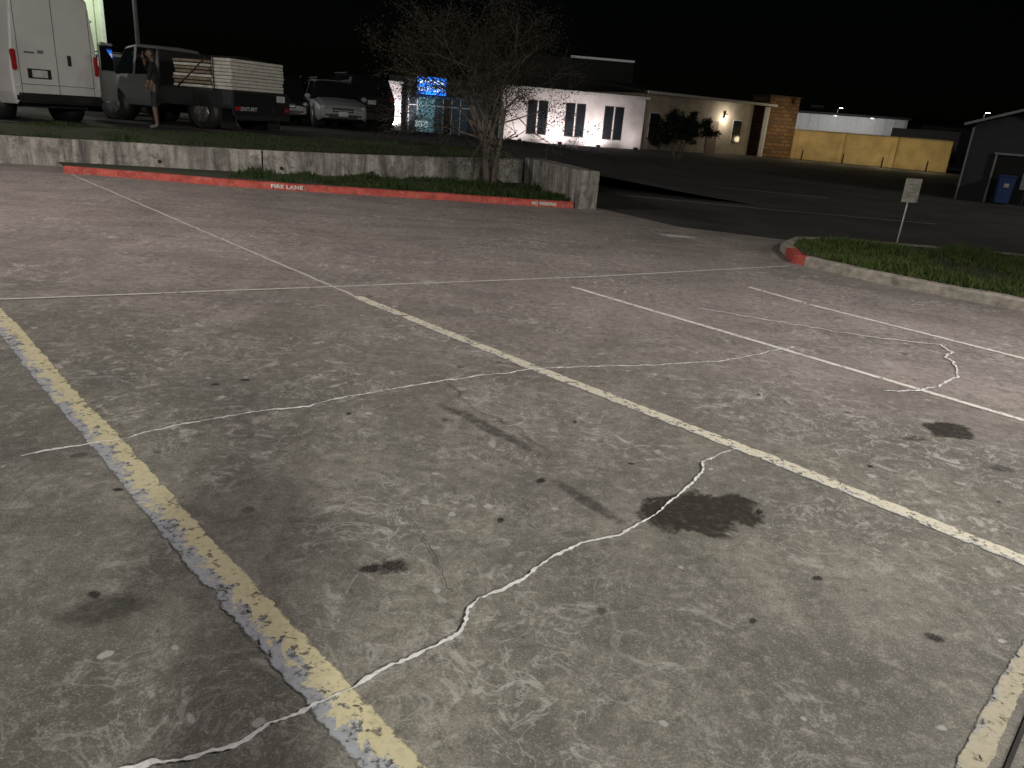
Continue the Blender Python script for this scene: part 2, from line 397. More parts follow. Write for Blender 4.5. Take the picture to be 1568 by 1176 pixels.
WPAINT=M('stencil_white',(.62,.61,.58),.7)
def text(name,s,size,mat,parent,mw,sx=1,off=.004):
    cu=bpy.data.curves.new(name,'FONT'); cu.body=s; cu.size=size; cu.align_x='CENTER'; cu.align_y='CENTER'
    cu.space_character=1.15; cu.extrude=.001; cu.offset=off
    o=bpy.data.objects.new(name,cu); COL.objects.link(o)
    dg=bpy.context.evaluated_depsgraph_get(); me=bpy.data.meshes.new_from_object(o.evaluated_get(dg)); bpy.data.objects.remove(o)
    me.materials.clear(); me.materials.append(mat)
    ob=bpy.data.objects.new(name,me); COL.objects.link(ob)
    ob.matrix_world=mw@Matrix.Diagonal((sx,1,1,1))
    if parent: ob.parent=parent
    return ob
def facemat(px,py,pz,dirx,diry):
    X=Vector((dirx,diry,0)).normalized(); Z=X.cross(Vector((0,0,1))); Y=Vector((0,0,1))
    m=Matrix.Identity(4)
    for i in range(3): m[i][0]=X[i];m[i][1]=Y[i];m[i][2]=Z[i];m[i][3]=(px,py,pz)[i]
    return m
text('lettering_fire_lane','FIRE LANE',.09,WPAINT,kb,facemat(-4.26,13.605,.062,1.25,.15),1.2)
text('lettering_no_parking','NO PARKING',.075,WPAINT,kb,facemat(.33,14.255,.06,.71,.12),.9)
for i,(x,y,a,b) in enumerate([(2.35,11.75,.48,.26),(3.1,11.45,.25,.1),(.9,11.75,.4,.12),(1.8,12.1,.5,.08)]):
    stain(x,y,a,b,-.15,stain_mat('pale_patch_%d'%i,(.66,.64,.62) if i==0 else (.45,.43,.41),.9 if i==0 else .5,.7,6))
strip('street_joint_1',[(2.3,17.8),(5.5,17.2),(9,16.9)],.06,JNT,.012,jit=.02,parent=mk)
strip('street_joint_2',[(3.3,23.5),(8.5,22)],.08,JNT,.012,jit=.02,parent=mk)
LIT=blade_mat('leaf_litter_mat',(.10,.07,.035),(.22,.17,.09))
V=[];Fc=[]
for _ in range(420):
    t=random.random()
    if t<.6: x=random.uniform(-8,1); y=13.5+.1*(x+8)-abs(random.gauss(0,.35))
    else: x=random.uniform(-4,5); y=random.uniform(3,13)
    s=random.uniform(.008,.02); a=random.random()*6.28; i=len(V); z=.016
    for q in range(4): V.append((x+math.cos(a+q*1.57)*s*(1 if q%2 else .5),y+math.sin(a+q*1.57)*s*(1 if q%2 else .5),z+random.uniform(0,.008)))
    Fc.append((i,i+1,i+2,i+3))
obj('leaf_litter',V,Fc,LIT)
# ================================================================= LOW SIGN
SIGNB=M('faded_sign_face',(.50,.47,.42),.6,var=.45,scale=11)
LETD=M('sign_print',(.34,.32,.29),.6)
sg=empty('parking_sign',(5.94,12.2,.0),math.radians(14))
tube('post',[(0,0,.05),(.02,0,1.0)],[.011,.011],M('white_post',(.6,.6,.58),.5),sg,8)
box('plate',(.02,-.02,.93),(.29,.006,.36),SIGNB,sg,.002)
for i,z in enumerate((1.02,.96,.90,.84)):
    box('print_%d'%i,(.02,-.0255,z),(.18-.03*(i%2),.003,.018),LETD,sg,0)
# ================================================================= TREES
def tree(name,base,height,spread,ntr,leaves,leafs,lmat,bmat,levels=4,seed=1,crown0=.4,bias=(0,0)):
    rnd=random.Random(seed); V=[];Fc=[];tips=[]
    def br(p,d,L,r,lv):
        pts=[p];rad=[r];q=p.copy();dd=d.copy(); n=4
        for i in range(n):
            dd=(dd+Vector((rnd.gauss(0,.13)+bias[0]*.04,rnd.gauss(0,.13),rnd.gauss(0,.08)+.01))).normalized(); q=q+dd*L/n; pts.append(q.copy()); rad.append(r*(1-.45*(i+1)/n))
        tube_data(V,Fc,pts,rad,7 if lv<2 else 4)
        if lv>=levels-1: tips.extend(pts[1:])
        if lv<levels:
            k=3 if lv<levels-1 else 4
            for j in range(k):
                t=rnd.uniform(.4,1) if j else 1; idx=min(n,max(1,round(t*n)))
                out=Vector((rnd.gauss(0,1),rnd.gauss(0,1),rnd.gauss(0,.5))).normalized()
                nd=(dd*.70+out*.72+Vector((0,0,.03))).normalized()
                br(pts[idx],nd,L*rnd.uniform(.58,.8),rad[idx]*.68,lv+1)
    e=empty(name,base)
    for i in range(ntr):
        a=6.283*i/ntr+rnd.uniform(-.3,.3); d=Vector((math.cos(a)*spread+bias[0]*.1,math.sin(a)*spread,1)).normalized()
        br(Vector((math.cos(a)*.09,math.sin(a)*.09,-.05)),d,height*crown0,height*.0115*rnd.uniform(.8,1.2),0)
    obj('branches',V,Fc,bmat,e,smooth=True)
    LV=[];LF=[]
    for _ in range(leaves):
        c=rnd.choice(tips)+Vector((rnd.gauss(0,.09),rnd.gauss(0,.09),rnd.gauss(0,.09)))*height/4.3
        s=leafs*rnd.uniform(.5,1.3); u=Vector((rnd.gauss(0,1),rnd.gauss(0,1),rnd.gauss(0,.7))).normalized(); v=u.orthogonal().normalized()
        v=(v*math.cos(rnd.random()*6)+u.cross(v)*math.sin(rnd.random()*6)).normalized()
        i=len(LV); LV+=[c-u*s,c+v*s*.4,c+u*s,c-v*s*.4]; LF.append((i,i+1,i+2,i+3))
    obj('foliage',LV,LF,lmat,e)
    return e
BARK=M('crepe_myrtle_bark',(.15,.13,.105),.85,var=.5,scale=10,bump=.5)
LEAF1=blade_mat('sparse_leaves',(.010,.010,.006),(.036,.030,.017))
LEAF2=blade_mat('dark_leaves',(.008,.013,.006),(.02,.03,.011))
tree('crepe_myrtle_tree',(-.82,16.75,.09),4.3,.17,7,36000,.025,LEAF1,BARK,4,3,.40,(.30,0))
tree('small_tree',(7.5,40.5,0),3.1,.34,5,20000,.06,LEAF2,BARK,4,5,.34)
# ================================================================= BUILDINGS
STUC=M('white_stucco',(.62,.59,.58),.85,var=.18,scale=1.2,bump=.3)
TANS=M('tan_stucco',(.36,.32,.26),.85,var=.25,scale=1.5,bump=.3)
DARKB=M('dark_cladding',(.03,.03,.032),.7)
ROOF=M('dark_roof',(.03,.03,.032),.8)
TRIM=M('white_trim',(.60,.60,.58),.6,var=.15)
GLSD=M('dark_glass',(.015,.018,.022),.08,var=.1)
FRAME=M('bronze_frame',(.05,.042,.038),.5)
def lit(name,c,s): return M(name,c,.5,emit=c,es=s,var=.1)
def area(name,loc,rot,size,power,color,parent=None,spot=None,blend=.6):
    if spot:
        l=bpy.data.lights.new(name,'SPOT'); l.spot_size=math.radians(spot); l.spot_blend=blend; l.shadow_soft_size=size
    else:
        l=bpy.data.lights.new(name,'POINT'); l.shadow_soft_size=size
    l.energy=power; l.color=color; o=bpy.data.objects.new(name,l); COL.objects.link(o); o.location=loc
    if rot is not None: o.rotation_euler=rot
    if parent: o.parent=parent
    return o
def aim(frm,to): return (Vector(to)-Vector(frm)).to_track_quat('-Z','Y').to_euler()
wb=empty('white_office_building',(-1.9,48.0,0),math.radians(14))
Lw=9.1
box('walls',(Lw/2,4,1.45),(Lw,8,3.1),STUC,wb,.02)
box('roof_slab',(Lw/2,4,3.08),(Lw+.3,8.4,.16),ROOF,wb,.02)
box('fascia',(Lw/2,-.22,3.06),(Lw+.34,.05,.16),TRIM,wb,.01)
for i,x in enumerate((2.2,4.6,7.1)):
    for j,dx in enumerate((-.34,.34)):
        box('window_%d%d'%(i,j),(x+dx,-.005,1.45),(.50,.05,1.85),GLSD,wb,.01)
        box('window_frame_%d%d'%(i,j),(x+dx,.012,1.45),(.60,.05,1.97),FRAME,wb,.01)
    box('sill_%d'%i,(x,-.04,.42),(1.4,.12,.08),TRIM,wb,.01)
for i,(x,pw) in enumerate(((3.4,330),(5.85,330),(.9,120),(8.3,60))):
    box('uplight_%d'%i,(x,-1.25,.08),(.25,.18,.16),FRAME,wb,.02)
    area('uplight_lamp_%d'%i,(x,-1.20,.24),aim((x,-1.20,.24),(x,0,1.3)),.12,pw,(1,.87,.85),wb,spot=140,blend=.8)
tb=empty('tan_office_wing',(6.95,50.9,0),math.radians(33))
box('walls',(5.0,5,1.7),(10.0,10,3.4),TANS,tb,.02)
V=[(-.6,-.9,3.35),(11.2,-.9,3.35),(11.2,5,3.95),(-.6,5,3.95),(-.6,-.9,3.52),(11.2,-.9,3.52),(11.2,5,4.12),(-.6,5,4.12)]
obj('roof',V,[(0,3,2,1),(4,5,6,7),(1,2,6,5),(2,3,7,6),(3,0,4,7)],ROOF,tb)
box('fascia',(5.3,-.93,3.44),(11.9,.05,.16),TRIM,tb,.01)
for i,x in enumerate((1.0,3.2,8.6)):
    box('window_%d'%i,(x,-.01,1.5),(.8,.05,1.5),GLSD,tb,.01); box('window_frame_%d'%i,(x,.01,1.5),(.92,.05,1.62),TRIM,tb,.01)
box('door',(6.3,-.01,1.05),(.95,.06,2.1),M('door_paint',(.15,.12,.09),.6),tb,.01)
box('downspout',(.12,-.06,1.7),(.09,.09,3.3),TRIM,tb,.01)
box('column_0',(10.6,-.7,1.65),(.25,.25,3.3),TRIM,tb,.02)
box('wall_lamp_body',(7.2,-.1,2.5),(.2,.18,.3),FRAME,tb,.02)
box('wall_lamp_lens',(7.2,-.21,2.42),(.16,.05,.2),lit('warm_lamp_lens',(1,.85,.6),14),tb,.01)
area('wall_lamp',(7.2,-.5,2.3),None,.1,70,(1,.86,.68),tb)
sb=empty('storefront_building',(-8.7,47.6,0),math.radians(6))
box('walls',(4.2,5,1.6),(8.4,9,3.2),M('storefront_wall',(.05,.05,.055),.8),sb,.02)
box('lit_pier',(.3,.1,1.35),(1.0,.9,2.7),STUC,sb,.02)
box('lit_pier_cap',(.3,.1,2.78),(1.2,1.0,.12),TRIM,sb,.02)
area('pier_lamp',(.4,-1.5,.5),aim((.4,-1.5,.5),(.3,0,1.5)),.1,420,(1,.86,.90),sb,spot=90)
box('pier_lamp_body',(.4,-1.55,.3),(.2,.2,.2),FRAME,sb,.02)
GL=lit('lit_shop_glass',(.12,.25,.28),.4); GL2=lit('dim_shop_glass',(.02,.04,.055),.15)
for i in range(7):
    box('glass_%d'%i,(1.45+i*.52,.46,1.1),(.44,.04,2.0),GL if i in (1,2) else (GL2 if i!=4 else GLSD),sb,.01)
    box('mullion_%d'%i,(1.19+i*.52,.45,1.1),(.06,.1,2.1),TRIM,sb,.01)
box('transom',(3.0,.43,1.62),(3.7,.07,.05),TRIM,sb,.005)
box('shop_counter',(2.0,.40,.55),(.8,.04,.35),lit('shop_display',(.5,.6,.6),.4),sb,.01)
box('awning',(3.2,.1,2.12),(4.0,1.0,.10),lit('awning_blue',(.03,.08,.2),.1),sb,.02)
box('sign_cabinet',(2.55,-.1,2.72),(1.80,.3,1.04),FRAME,sb,.02)
box('sign_face',(2.55,-.27,2.72),(1.70,.03,.95),lit('blue_sign_face',(.02,.20,.95),2.6),sb,.005)
SL=lit('white_sign_letters',(.75,.9,1),1.8)
text('sign_letters_top','MATTRESS',.25,SL,sb,facemat(2.55,-.29,2.92,1,0),1.1,.012)
text('sign_letters_low','OUTLET',.34,SL,sb,facemat(2.55,-.29,2.54,1,0),1.1,.015)
area('shop_spill',(2.5,-.9,1.8),None,.2,20,(.5,.8,1),sb)
db=empty('tall_dark_building',(2.4,60,0),math.radians(5))
box('walls',(0,4,2.8),(9.5,8,5.6),DARKB,db,.02)
box('roof_edge',(2.3,-.3,5.78),(4.7,.5,.12),lit('glowing_roof_edge',(.5,.52,.5),.16),db,.02)  # white fascia made to glow faintly in place of light falling on it
box('roof_cap',(0,4,5.66),(9.8,8.2,.12),ROOF,db,.02)
def stone():
    m=bpy.data.materials.new('stone_veneer'); k=N(m)
    b=k.n.new('ShaderNodeTexBrick'); tc=k.n.new('ShaderNodeTexCoord')
    sp=k.n.new('ShaderNodeSeparateXYZ'); cb=k.n.new('ShaderNodeCombineXYZ'); k.link(tc.outputs['Object'],sp.inputs[0])
    k.link(k.math('ADD',sp.outputs[0],sp.outputs[1]),cb.inputs[0]); k.link(sp.outputs[2],cb.inputs[1]); k.link(cb.outputs[0],b.inputs['Vector'])
    b.inputs['Scale'].default_value=1.0; b.inputs['Color1'].default_value=(.26,.14,.06,1); b.inputs['Color2'].default_value=(.07,.045,.026,1); b.inputs['Mortar'].default_value=(.04,.03,.025,1)
    b.inputs['Mortar Size'].default_value=.03
    k.color(k.mix(k.mul(k.noise(3,4,.6),.7),b.outputs[0],(.18,.11,.06))); k.b.inputs['Roughness'].default_value=.85
    return m
tw=empty('stone_tower',(17.6,57.2,0),math.radians(17))
box('shaft',(0,1,2.05),(2.45,2.2,4.1),stone(),tw,.02)
box('cap',(0,1,4.13),(2.6,2.35,.08),FRAME,tw,.02)
box('lamp_body',(.6,-.35,3.7),(.3,.2,.15),FRAME,tw,.02)
area('tower_lamp',(.2,-1.9,2.4),None,.1,45,(1,.78,.5),tw)
yw=empty('yellow_boundary_wall')
YW=M('yellow_painted_block',(.50,.38,.18),.85,var=.25,scale=1.2,bump=.3)
A=Vector((18.9,57.8,0));B=Vector((27.9,52.9,0)); mid=(A+B)/2; ang=math.atan2(B.y-A.y,B.x-A.x); Ln=(B-A).length
box('wall_panel',(mid.x,mid.y,.98),(Ln,.25,1.96),YW,yw,.02,rz=ang)
box('coping',(mid.x,mid.y,2.0),(Ln+.05,.36,.09),M('coping',(.3,.24,.14),.8),yw,.02,rz=ang)
for i,t in enumerate((.02,.33,.66,.98)):
    q=A.lerp(B,t)+Vector((-.09,-.16,0)); box('pilaster_%d'%i,(q.x,q.y,1.0),(.3,.2,2.0),YW,yw,.02,rz=ang)
for i,t in enumerate((.12,.38,.62,.88)):
    q=A.lerp(B,t)+Vector((-1.2,-2.3,0)); area('yard_lamp_%d'%i,(q.x,q.y,1.0),None,.2,(30,42,52,52)[i],(1,.82,.5),yw)
    box('yard_lamp_post_%d'%i,(q.x,q.y,.35),(.08,.08,.7),FRAME,yw,.01)
ms=empty('metal_warehouse',(27.5,74,0),math.radians(-18))
box('walls',(0,4,1.8),(12.5,8,3.6),M('white_metal_siding',(.6,.6,.59),.5,var=.1),ms,.02)
for i in range(16): box('rib_%d'%i,(-6+i*.8,-.02,1.8),(.05,.05,3.6),TRIM,ms,.005)
box('roof',(0,4,3.7),(12.9,8.4,.2),ROOF,ms,.02)
for i,x in enumerate((-4,0,3)):
    area('shed_lamp_%d'%i,(x,-3.2,3.3),None,.2,(90,110,120)[i],(1,.99,.97),ms); box('shed_lamp_body_%d'%i,(x,-2.9,3.5),(.4,.3,.12),FRAME,ms,.02)
    box('shed_lamp_arm_%d'%i,(x,-1.5,3.6),(.06,2.8,.06),FRAME,ms,.01)
box('roof_unit_0',(-1.5,3,4.1),(1.2,1.0,.7),ROOF,ms,.02)
rr=empty('dark_warehouse',(38,72,0),math.radians(-20))
box('walls',(0,4,1.7),(10,8,3.3),DARKB,rr,.02)
V=[(-5.2,-.2,3.3),(5.2,-.2,3.3),(5.2,8.2,3.3),(-5.2,8.2,3.3),(-5.2,4,4.0),(5.2,4,4.0)]
obj('roof',V,[(0,1,5,4),(2,3,4,5),(0,4,3),(1,2,5),(0,3,2,1)],ROOF,rr)
bt=empty('box_truck',(29.5,60.5,0),math.radians(-22))
box('cargo_box',(0,0,1.75),(4.6,2.2,1.9),M('truck_box_paint',(.22,.23,.24),.5),bt,.04)
box('cab',(-3.1,0,1.35),(1.5,2.0,1.5),M('truck_cab_paint',(.12,.12,.13),.4),bt,.15)
box('windscreen',(-3.87,0,1.65),(.03,1.7,.6),GLSD,bt,.01); box('side_window',(-3.1,-1.01,1.65),(.8,.03,.5),GLSD,bt,.01)
box('chassis',(-.6,0,.65),(6.2,1.0,.25),FRAME,bt,.02)
for x in (-3.0,1.2):
    for s in (-1,1): tube('wheel_%d_%d'%(int(x),s),[(x,s*.8,.42),(x,s*1.05,.42)],[.42,.42],DARKJ,bt,18)
# --- gable building at right
gb=empty('gable_shed_building',(14.45,26.4,0),math.radians(-29))
GW=M('dark_siding',(.03,.032,.036),.85,var=.2,scale=3)
hw=1.75
V=[(0,0,0),(2*hw,0,0),(2*hw,7,0),(0,7,0),(0,0,2.4),(2*hw,0,2.4),(2*hw,7,2.4),(0,7,2.4),(hw,0,2.98),(hw,7,2.98)]
obj('walls',V,[(0,1,5,8,4),(1,2,6,5),(2,3,7,9,6),(3,0,4,7)],GW,gb)
V=[(-.3,-.35,2.32),(hw,-.35,3.02),(2*hw+.3,-.35,2.32),(-.3,7.3,2.32),(hw,7.3,3.02),(2*hw+.3,7.3,2.32)]
V+=[(x,y,z+.09) for x,y,z in V]
obj('roof',V,[(6,7,10,9),(7,8,11,10),(0,3,4,1),(1,4,5,2)],ROOF,gb)
TD=M('grey_trim',(.22,.23,.24),.6)
for i,(a,b) in enumerate((((-.32,2.36),(hw,3.07)),((hw,3.07),(2*hw+.32,2.36)))):
    L=math.hypot(b[0]-a[0],b[1]-a[1]); box('rake_trim_%d'%i,((a[0]+b[0])/2,-.38,(a[1]+b[1])/2),(L,.04,.08),TD,gb,.005,ry=-math.atan2(b[1]-a[1],b[0]-a[0]))
box('corner_trim',(-.02,-.02,1.15),(.06,.06,2.3),TD,gb,.005)
box('carport_opening',(2.05,-.02,.75),(2.4,.05,1.5),M('black_void',(.006,.006,.006),.9),gb,0)
box('opening_header',(2.05,-.06,1.54),(2.6,.06,.06),TD,gb,.005); box('opening_jamb',(.82,-.06,.75),(.06,.06,1.5),TD,gb,.005)
bn=empty('recycling_bin',(15.35,25.4,0),-.4)
BL=M('blue_plastic',(.015,.045,.15),.6); 
V=[(-.19,-.22,.05),(.19,-.22,.05),(.19,.22,.05),(-.19,.22,.05),(-.23,-.26,.85),(.23,-.26,.85),(.23,.26,.85),(-.23,.26,.85)]
obj('bin_body',V,[(0,3,2,1),(0,1,5,4),(1,2,6,5),(2,3,7,6),(3,0,4,7),(4,5,6,7)],BL,bn)
box('lid',(0,0,.88),(.50,.58,.06),BL,bn,.02); box('label',(0,-.262,.6),(.14,.01,.12),SIGNB,bn,0,rx=.06)
for s in (-1,1): tube('wheel_%d'%(s+1),[(s*.20,.25,.09),(s*.25,.25,.09)],[.09,.09],DARKJ,bn,14)
n2=empty('notice_board',(15.85,25.1,0),-.5)
box('panel',(0,0,.76),(.36,.02,.50),M('notice_white',(.26,.30,.36),.6,var=.5,scale=14),n2,.005); box('stake',(0,.02,.35),(.04,.03,.7),FRAME,n2,.005)
# --- tall pale building at far left
lb=empty('tall_pale_building',(-21.35,40,0),math.radians(31))
box('walls',(-12,6,5.5),(24,12,11),M('pale_green_siding',(.60,.66,.52),.7,var=.12,scale=1),lb,.02)
for i in range(10): box('seam_%d'%i,(-.35-i*.8,-.01,5.5),(.04,.04,11),M('seam',(.3,.33,.27),.7),lb,.005)
box('corner',(-.0,0,5.5),(.16,.16,11),TRIM,lb,.01)
box('flood_body',(-1.9,-3.1,6.9),(.4,.3,.15),FRAME,lb,.02); box('flood_arm',(-1.9,-1.6,7.0),(.07,3.0,.07),FRAME,lb,.01)
area('flood_lamp',(-1.9,-3.1,6.6),None,.15,800,(.90,1,.78),lb)
# ================================================================= STREET LAMPS
POLE=M('dark_pole',(.16,.16,.16),.5)
def street_lamp(x,y,h,tgt,power,color,z=0,spot=150,size=.25,rad=.07,arm=.9,es=20,blend=.6):
    e=empty('street_lamp',(x,y,z)); d=Vector((tgt[0]-x,tgt[1]-y,0)); d=d.normalized() if d.length>0 else Vector((1,0,0))
    tube('pole',[(0,0,0),(0,0,h)],[rad,rad*.7],POLE,e)
    tube('base',[(0,0,0),(0,0,.5)],[rad*2.6,rad*2.3],WCON,e,14)
    hd=d*arm; tube('arm',[(0,0,h-.1),(hd.x,hd.y,h)],[.03,.03],POLE,e,8)
    a=math.atan2(d.y,d.x)
    box('head',(hd.x,hd.y,h+.02),(.6,.32,.12),POLE,e,.03,rz=a)
    box('lens',(hd.x,hd.y,h-.05),(.5,.26,.02),lit('lamp_lens_%d'%int(es),color,es),e,.005,rz=a)
    if power:
        lp=(hd.x,hd.y,h-.10); area('lamp',lp,aim((hd.x+x,hd.y+y,h),tgt),size,power,color,e,spot=spot,blend=blend)
    return e
street_lamp(3.3,-8.8,5.0,(-5.0,7.5,0.8),4900,(1,.985,.87),spot=100,size=.24,blend=1)
street_lamp(-12.0,5.0,6.5,(-6.0,10.0,0),4000,(1,.86,.82),spot=112,blend=1)
street_lamp(9.5,2.5,6.0,(2.2,4.0,0),4900,(1,.92,.89),spot=100,blend=1)
street_lamp(-27,22,7.5,(-8.5,24,1),4200,(1,.95,.9),z=.6,spot=120,blend=.8)  # added lamp out of view, brightens the parked vehicles
street_lamp(24,15,7.0,(9,22,0),3200,(1,.93,.86),spot=120,blend=1)  # added lamp out of view, lifts the dark street at right
street_lamp(-13.8,28,7.5,(-12,20,0),0,(1,.9,.8),z=.6,rad=.08,arm=.4,es=0)
street_lamp(37.5,100,5.2,(37,0,0),0,(.85,1,.95),es=60,rad=.06)
street_lamp(55.5,100,6.0,(37,0,0),0,(.85,1,.95),es=60,rad=.06)
street_lamp(5,-14,6.5,(1,1,0),3000,(1,.97,.87),spot=80,size=.8,blend=1)  # added fill lamp behind the camera, weakens the photographer's shadow
# ================================================================= VEHICLES
TYRE=M('tyre_rubber',(.02,.02,.02),.85); RIM=M('alloy_rim',(.35,.35,.36),.35,.8); BLK=M('black_plastic',(.016,.016,.017),.5)
TAIL=M('tail_lamp_red',(.35,.02,.02),.25,var=.1); HEAD=M('head_lamp',(.5,.52,.55),.15,var=.1,coat=1); PLT=M('licence_plate',(.6,.62,.62),.4); 
CGL=M('car_glass',(.012,.014,.016),.04,var=.05,coat=.5)
def wheel(e,nm,x,y,rr,wd=.22):
    s=1 if y>0 else -1
    tube(nm+'_tyre',[(x,y-wd/2,rr),(x,y-wd/2+.03,rr),(x,y+wd/2-.03,rr),(x,y+wd/2,rr)],[rr*.9,rr,rr,rr*.9],TYRE,e,24)
    tube(nm+'_rim',[(x,y+s*(wd/2-.02),rr),(x,y+s*(wd/2+.008),rr)],[rr*.62,rr*.58],RIM,e,20)
    for k in range(5):
        a=k*2*math.pi/5; box(nm+'_spoke_%d'%k,(x+math.cos(a)*rr*.32,y+s*(wd/2+.012),rr+math.sin(a)*rr*.32),(rr*.5,.015,.05),RIM,e,.005,ry=-a)
    tube(nm+'_arch',[(x,y-s*.3,rr*1.03),(x,y+s*(wd/2-.035),rr*1.03)],[rr*1.2,rr*1.2],BLK,e,24)
def shell(e,nm,st,paint,flags):
    V=[];Fc=[];fm=[]
    for (x,zb,zl,zt,hw,ht) in st:
        h=[(0,zb),(hw*.93,zb),(hw,zb+.22*(zl-zb)),(hw*1.005,zb+.7*(zl-zb)),(hw*.965,zl),(ht,max(zl,zt-.06)),(ht*.86,zt),(0,zt+.02)]
        ring=h+[(-a,b) for a,b in reversed(h[1:-1])]
        for a,b in ring: V.append((x,a,b))
    n=14
    for i in range(len(st)-1):
        fl=flags[i]
        for k in range(n):
            a=i*n+k; b=i*n+(k+1)%n; Fc.append((a,b,b+n,a+n))
            seg=k if k<7 else 13-k
            g=0
            if fl=='g' and seg==4: g=1
            if fl=='w' and seg in (4,5,6): g=1
            if seg==0: g=2
            fm.append(g)
    Fc.append(tuple(reversed(range(n)))); fm.append(0); Fc.append(tuple((len(st)-1)*n+k for k in range(n))); fm.append(0)
    o=obj(nm,V,Fc,parent=e,mats=[paint,CGL,BLK],fm=fm)
    bm=bmesh.new(); bm.from_mesh(o.data); bmesh.ops.recalc_face_normals(bm,faces=bm.faces); bm.to_mesh(o.data); bm.free()
    md=o.modifiers.new('b','BEVEL'); md.width=.03; md.segments=3; md.limit_method='ANGLE'; md.angle_limit=math.radians(25)
    return o
def suv(name,x,y,ang,paint,L=4.6,W=1.85,H=1.7,boxy=False):
    e=empty(name,(x,y,PZ(x,y)+.005),math.radians(ang)); hl=L/2; w=W/2
    zl=H*.60; zh=H*.60
    st=[(-hl,.42,zl*.8,zl*.82,w*.86,w*.78),(-hl+.06,.32,zl,zl+.03,w*.95,w*.86),(-hl+(.18 if boxy else .45),.27,zl+.02,H-.08,w,w*.72),
        (-hl+(.4 if boxy else .75),.25,zl+.02,H,w,w*.76),(-.55,.24,zl,H+.01,w,w*.78),(-.47,.24,zl,H+.01,w,w*.78),(.35,.24,zl-.01,H-.02,w,w*.77),
        (.45,.24,zl-.02,H-.04,w,w*.76),(1.0,.24,zl-.03,zl+.04,w,w*.84),(hl-.35,.25,zh-.12,zh-.08,w*.96,w*.82),(hl-.06,.30,zh-.22,zh-.19,w*.88,w*.74),(hl,.36,zh-.34,zh-.32,w*.80,w*.68)]
    shell(e,'body',st,paint,['p','w','g','g','p','g','g','w','p','p','p'])
    rr=.36
    for nm,wx in (('front_wheel',hl-.85),('rear_wheel',-hl+.85)):
        for s in (-1,1): wheel(e,nm+('_l' if s>0 else '_r'),wx,s*(w-.09),rr)
    for s in (-1,1):
        box('headlight_%d'%s,(hl-.12,s*w*.66,zh-.27),(.16,.36,.15),HEAD,e,.04,rz=-s*.25)
        box('fog_%d'%s,(hl-.02,s*w*.62,.45),(.06,.16,.1),BLK,e,.02)
        box('taillight_%d'%s,(-hl+.1,s*w*.82,zl-.1),(.14,.22,.34),TAIL,e,.03)
        box('mirror_%d'%s,(.85,s*(w+.09),zl+.06),(.12,.2,.14),paint,e,.04)
        box('roof_rail_%d'%s,(-.4,s*w*.68,H+.05),(1.9,.04,.04),BLK,e,.01)
    box('grille',(hl-.015,0,zh-.34),(.05,W*.42,.16),BLK,e,.02); box('lower_grille',(hl+.0,0,.42),(.05,W*.55,.14),BLK,e,.02)
    box('grille_bar',(hl+.015,0,zh-.34),(.02,W*.36,.025),RIM,e,.005)
    box('front_plate',(hl+.03,0,.5),(.015,.32,.15),PLT,e,.004); box('rear_plate',(-hl-.01,0,zl-.18),(.02,.32,.15),PLT,e,.004)
    box('rear_bumper',(-hl-.02,0,.5),(.14,W*.9,.22),BLK,e,.04)
    return e
VW=M('white_van_paint',(.66,.66,.65),.35,var=.08,scale=1.5,coat=.3)
SIL=M('silver_paint',(.28,.29,.31),.4,.1,var=.08,coat=.4); GRY=M('grey_blue_paint',(.16,.17,.19),.3,.2,var=.08,coat=.5)
BKP=M('black_paint',(.020,.020,.023),.22,var=.1,coat=.8)
va=math.radians(154.7); rc=Vector((-10.62,17.78,0)); fw=Vector((math.cos(va),math.sin(va),0))
vc=rc+fw*2.8; vn=empty('cargo_van',(vc.x,vc.y,.62),va)
w=1.03
st=[(-2.8,.42,1.5,2.62,w*.985,w*.84),(-2.74,.36,1.5,2.68,w,w*.86),(-1.2,.32,1.5,2.72,w,w*.87),(1.1,.32,1.5,2.72,w,w*.87),(1.2,.32,1.5,2.70,w,w*.86),(1.9,.32,1.45,2.45,w*.98,w*.8),(2.35,.32,1.25,1.35,w*.95,w*.8),(2.75,.4,1.0,1.05,w*.85,w*.7)]
shell(vn,'body',st,VW,['p','p','p','g','g','w','p'])
for nm,wx in (('front_wheel',1.75),('rear_wheel',-1.75)):
    for s in (-1,1): wheel(vn,nm+('_l' if s>0 else '_r'),wx,s*(w-.11),.36)
SEAM=M('shadow_gap',(.10,.10,.10),.8)
box('door_seam',(-2.802,0,1.5),(.010,.010,2.1),SEAM,vn,0)
for s in (-1,1):
    box('door_outer_seam_%d'%s,(-2.802,s*.84,1.45),(.010,.010,1.9),SEAM,vn,0)
    box('taillight_%d'%s,(-2.79,s*.945,1.25),(.08,.11,.42),TAIL,vn,.02)
    for z in (.75,1.5,2.2): box('hinge_%d_%d'%(s,int(z*10)),(-2.81,s*.9,z),(.03,.06,.05),VW,vn,.01)
box('door_handle_recess',(-2.806,-.30,1.32),(.012,.09,.22),BLK,vn,.01); box('plate_recess',(-2.806,.42,1.0),(.014,.52,.20),BLK,vn,.01)
box('licence_plate',(-2.818,.42,1.0),(.014,.34,.15),PLT,vn,.004)
box('badge',(-2.808,.35,1.45),(.012,.14,.07),RIM,vn,.01); box('badge_text',(-2.808,.6,1.42),(.012,.22,.03),SEAM,vn,.004)
box('door_bottom_line',(-2.802,0,.78),(.010,1.7,.012),SEAM,vn,0); box('rear_bumper',(-2.84,0,.50),(.2,1.95,.2),BLK,vn,.05)
box('underbody',(0,0,.42),(5.2,1.6,.24),BLK,vn,.03); box('third_brake_light',(-2.79,0,2.6),(.06,.3,.05),TAIL,vn,.01)
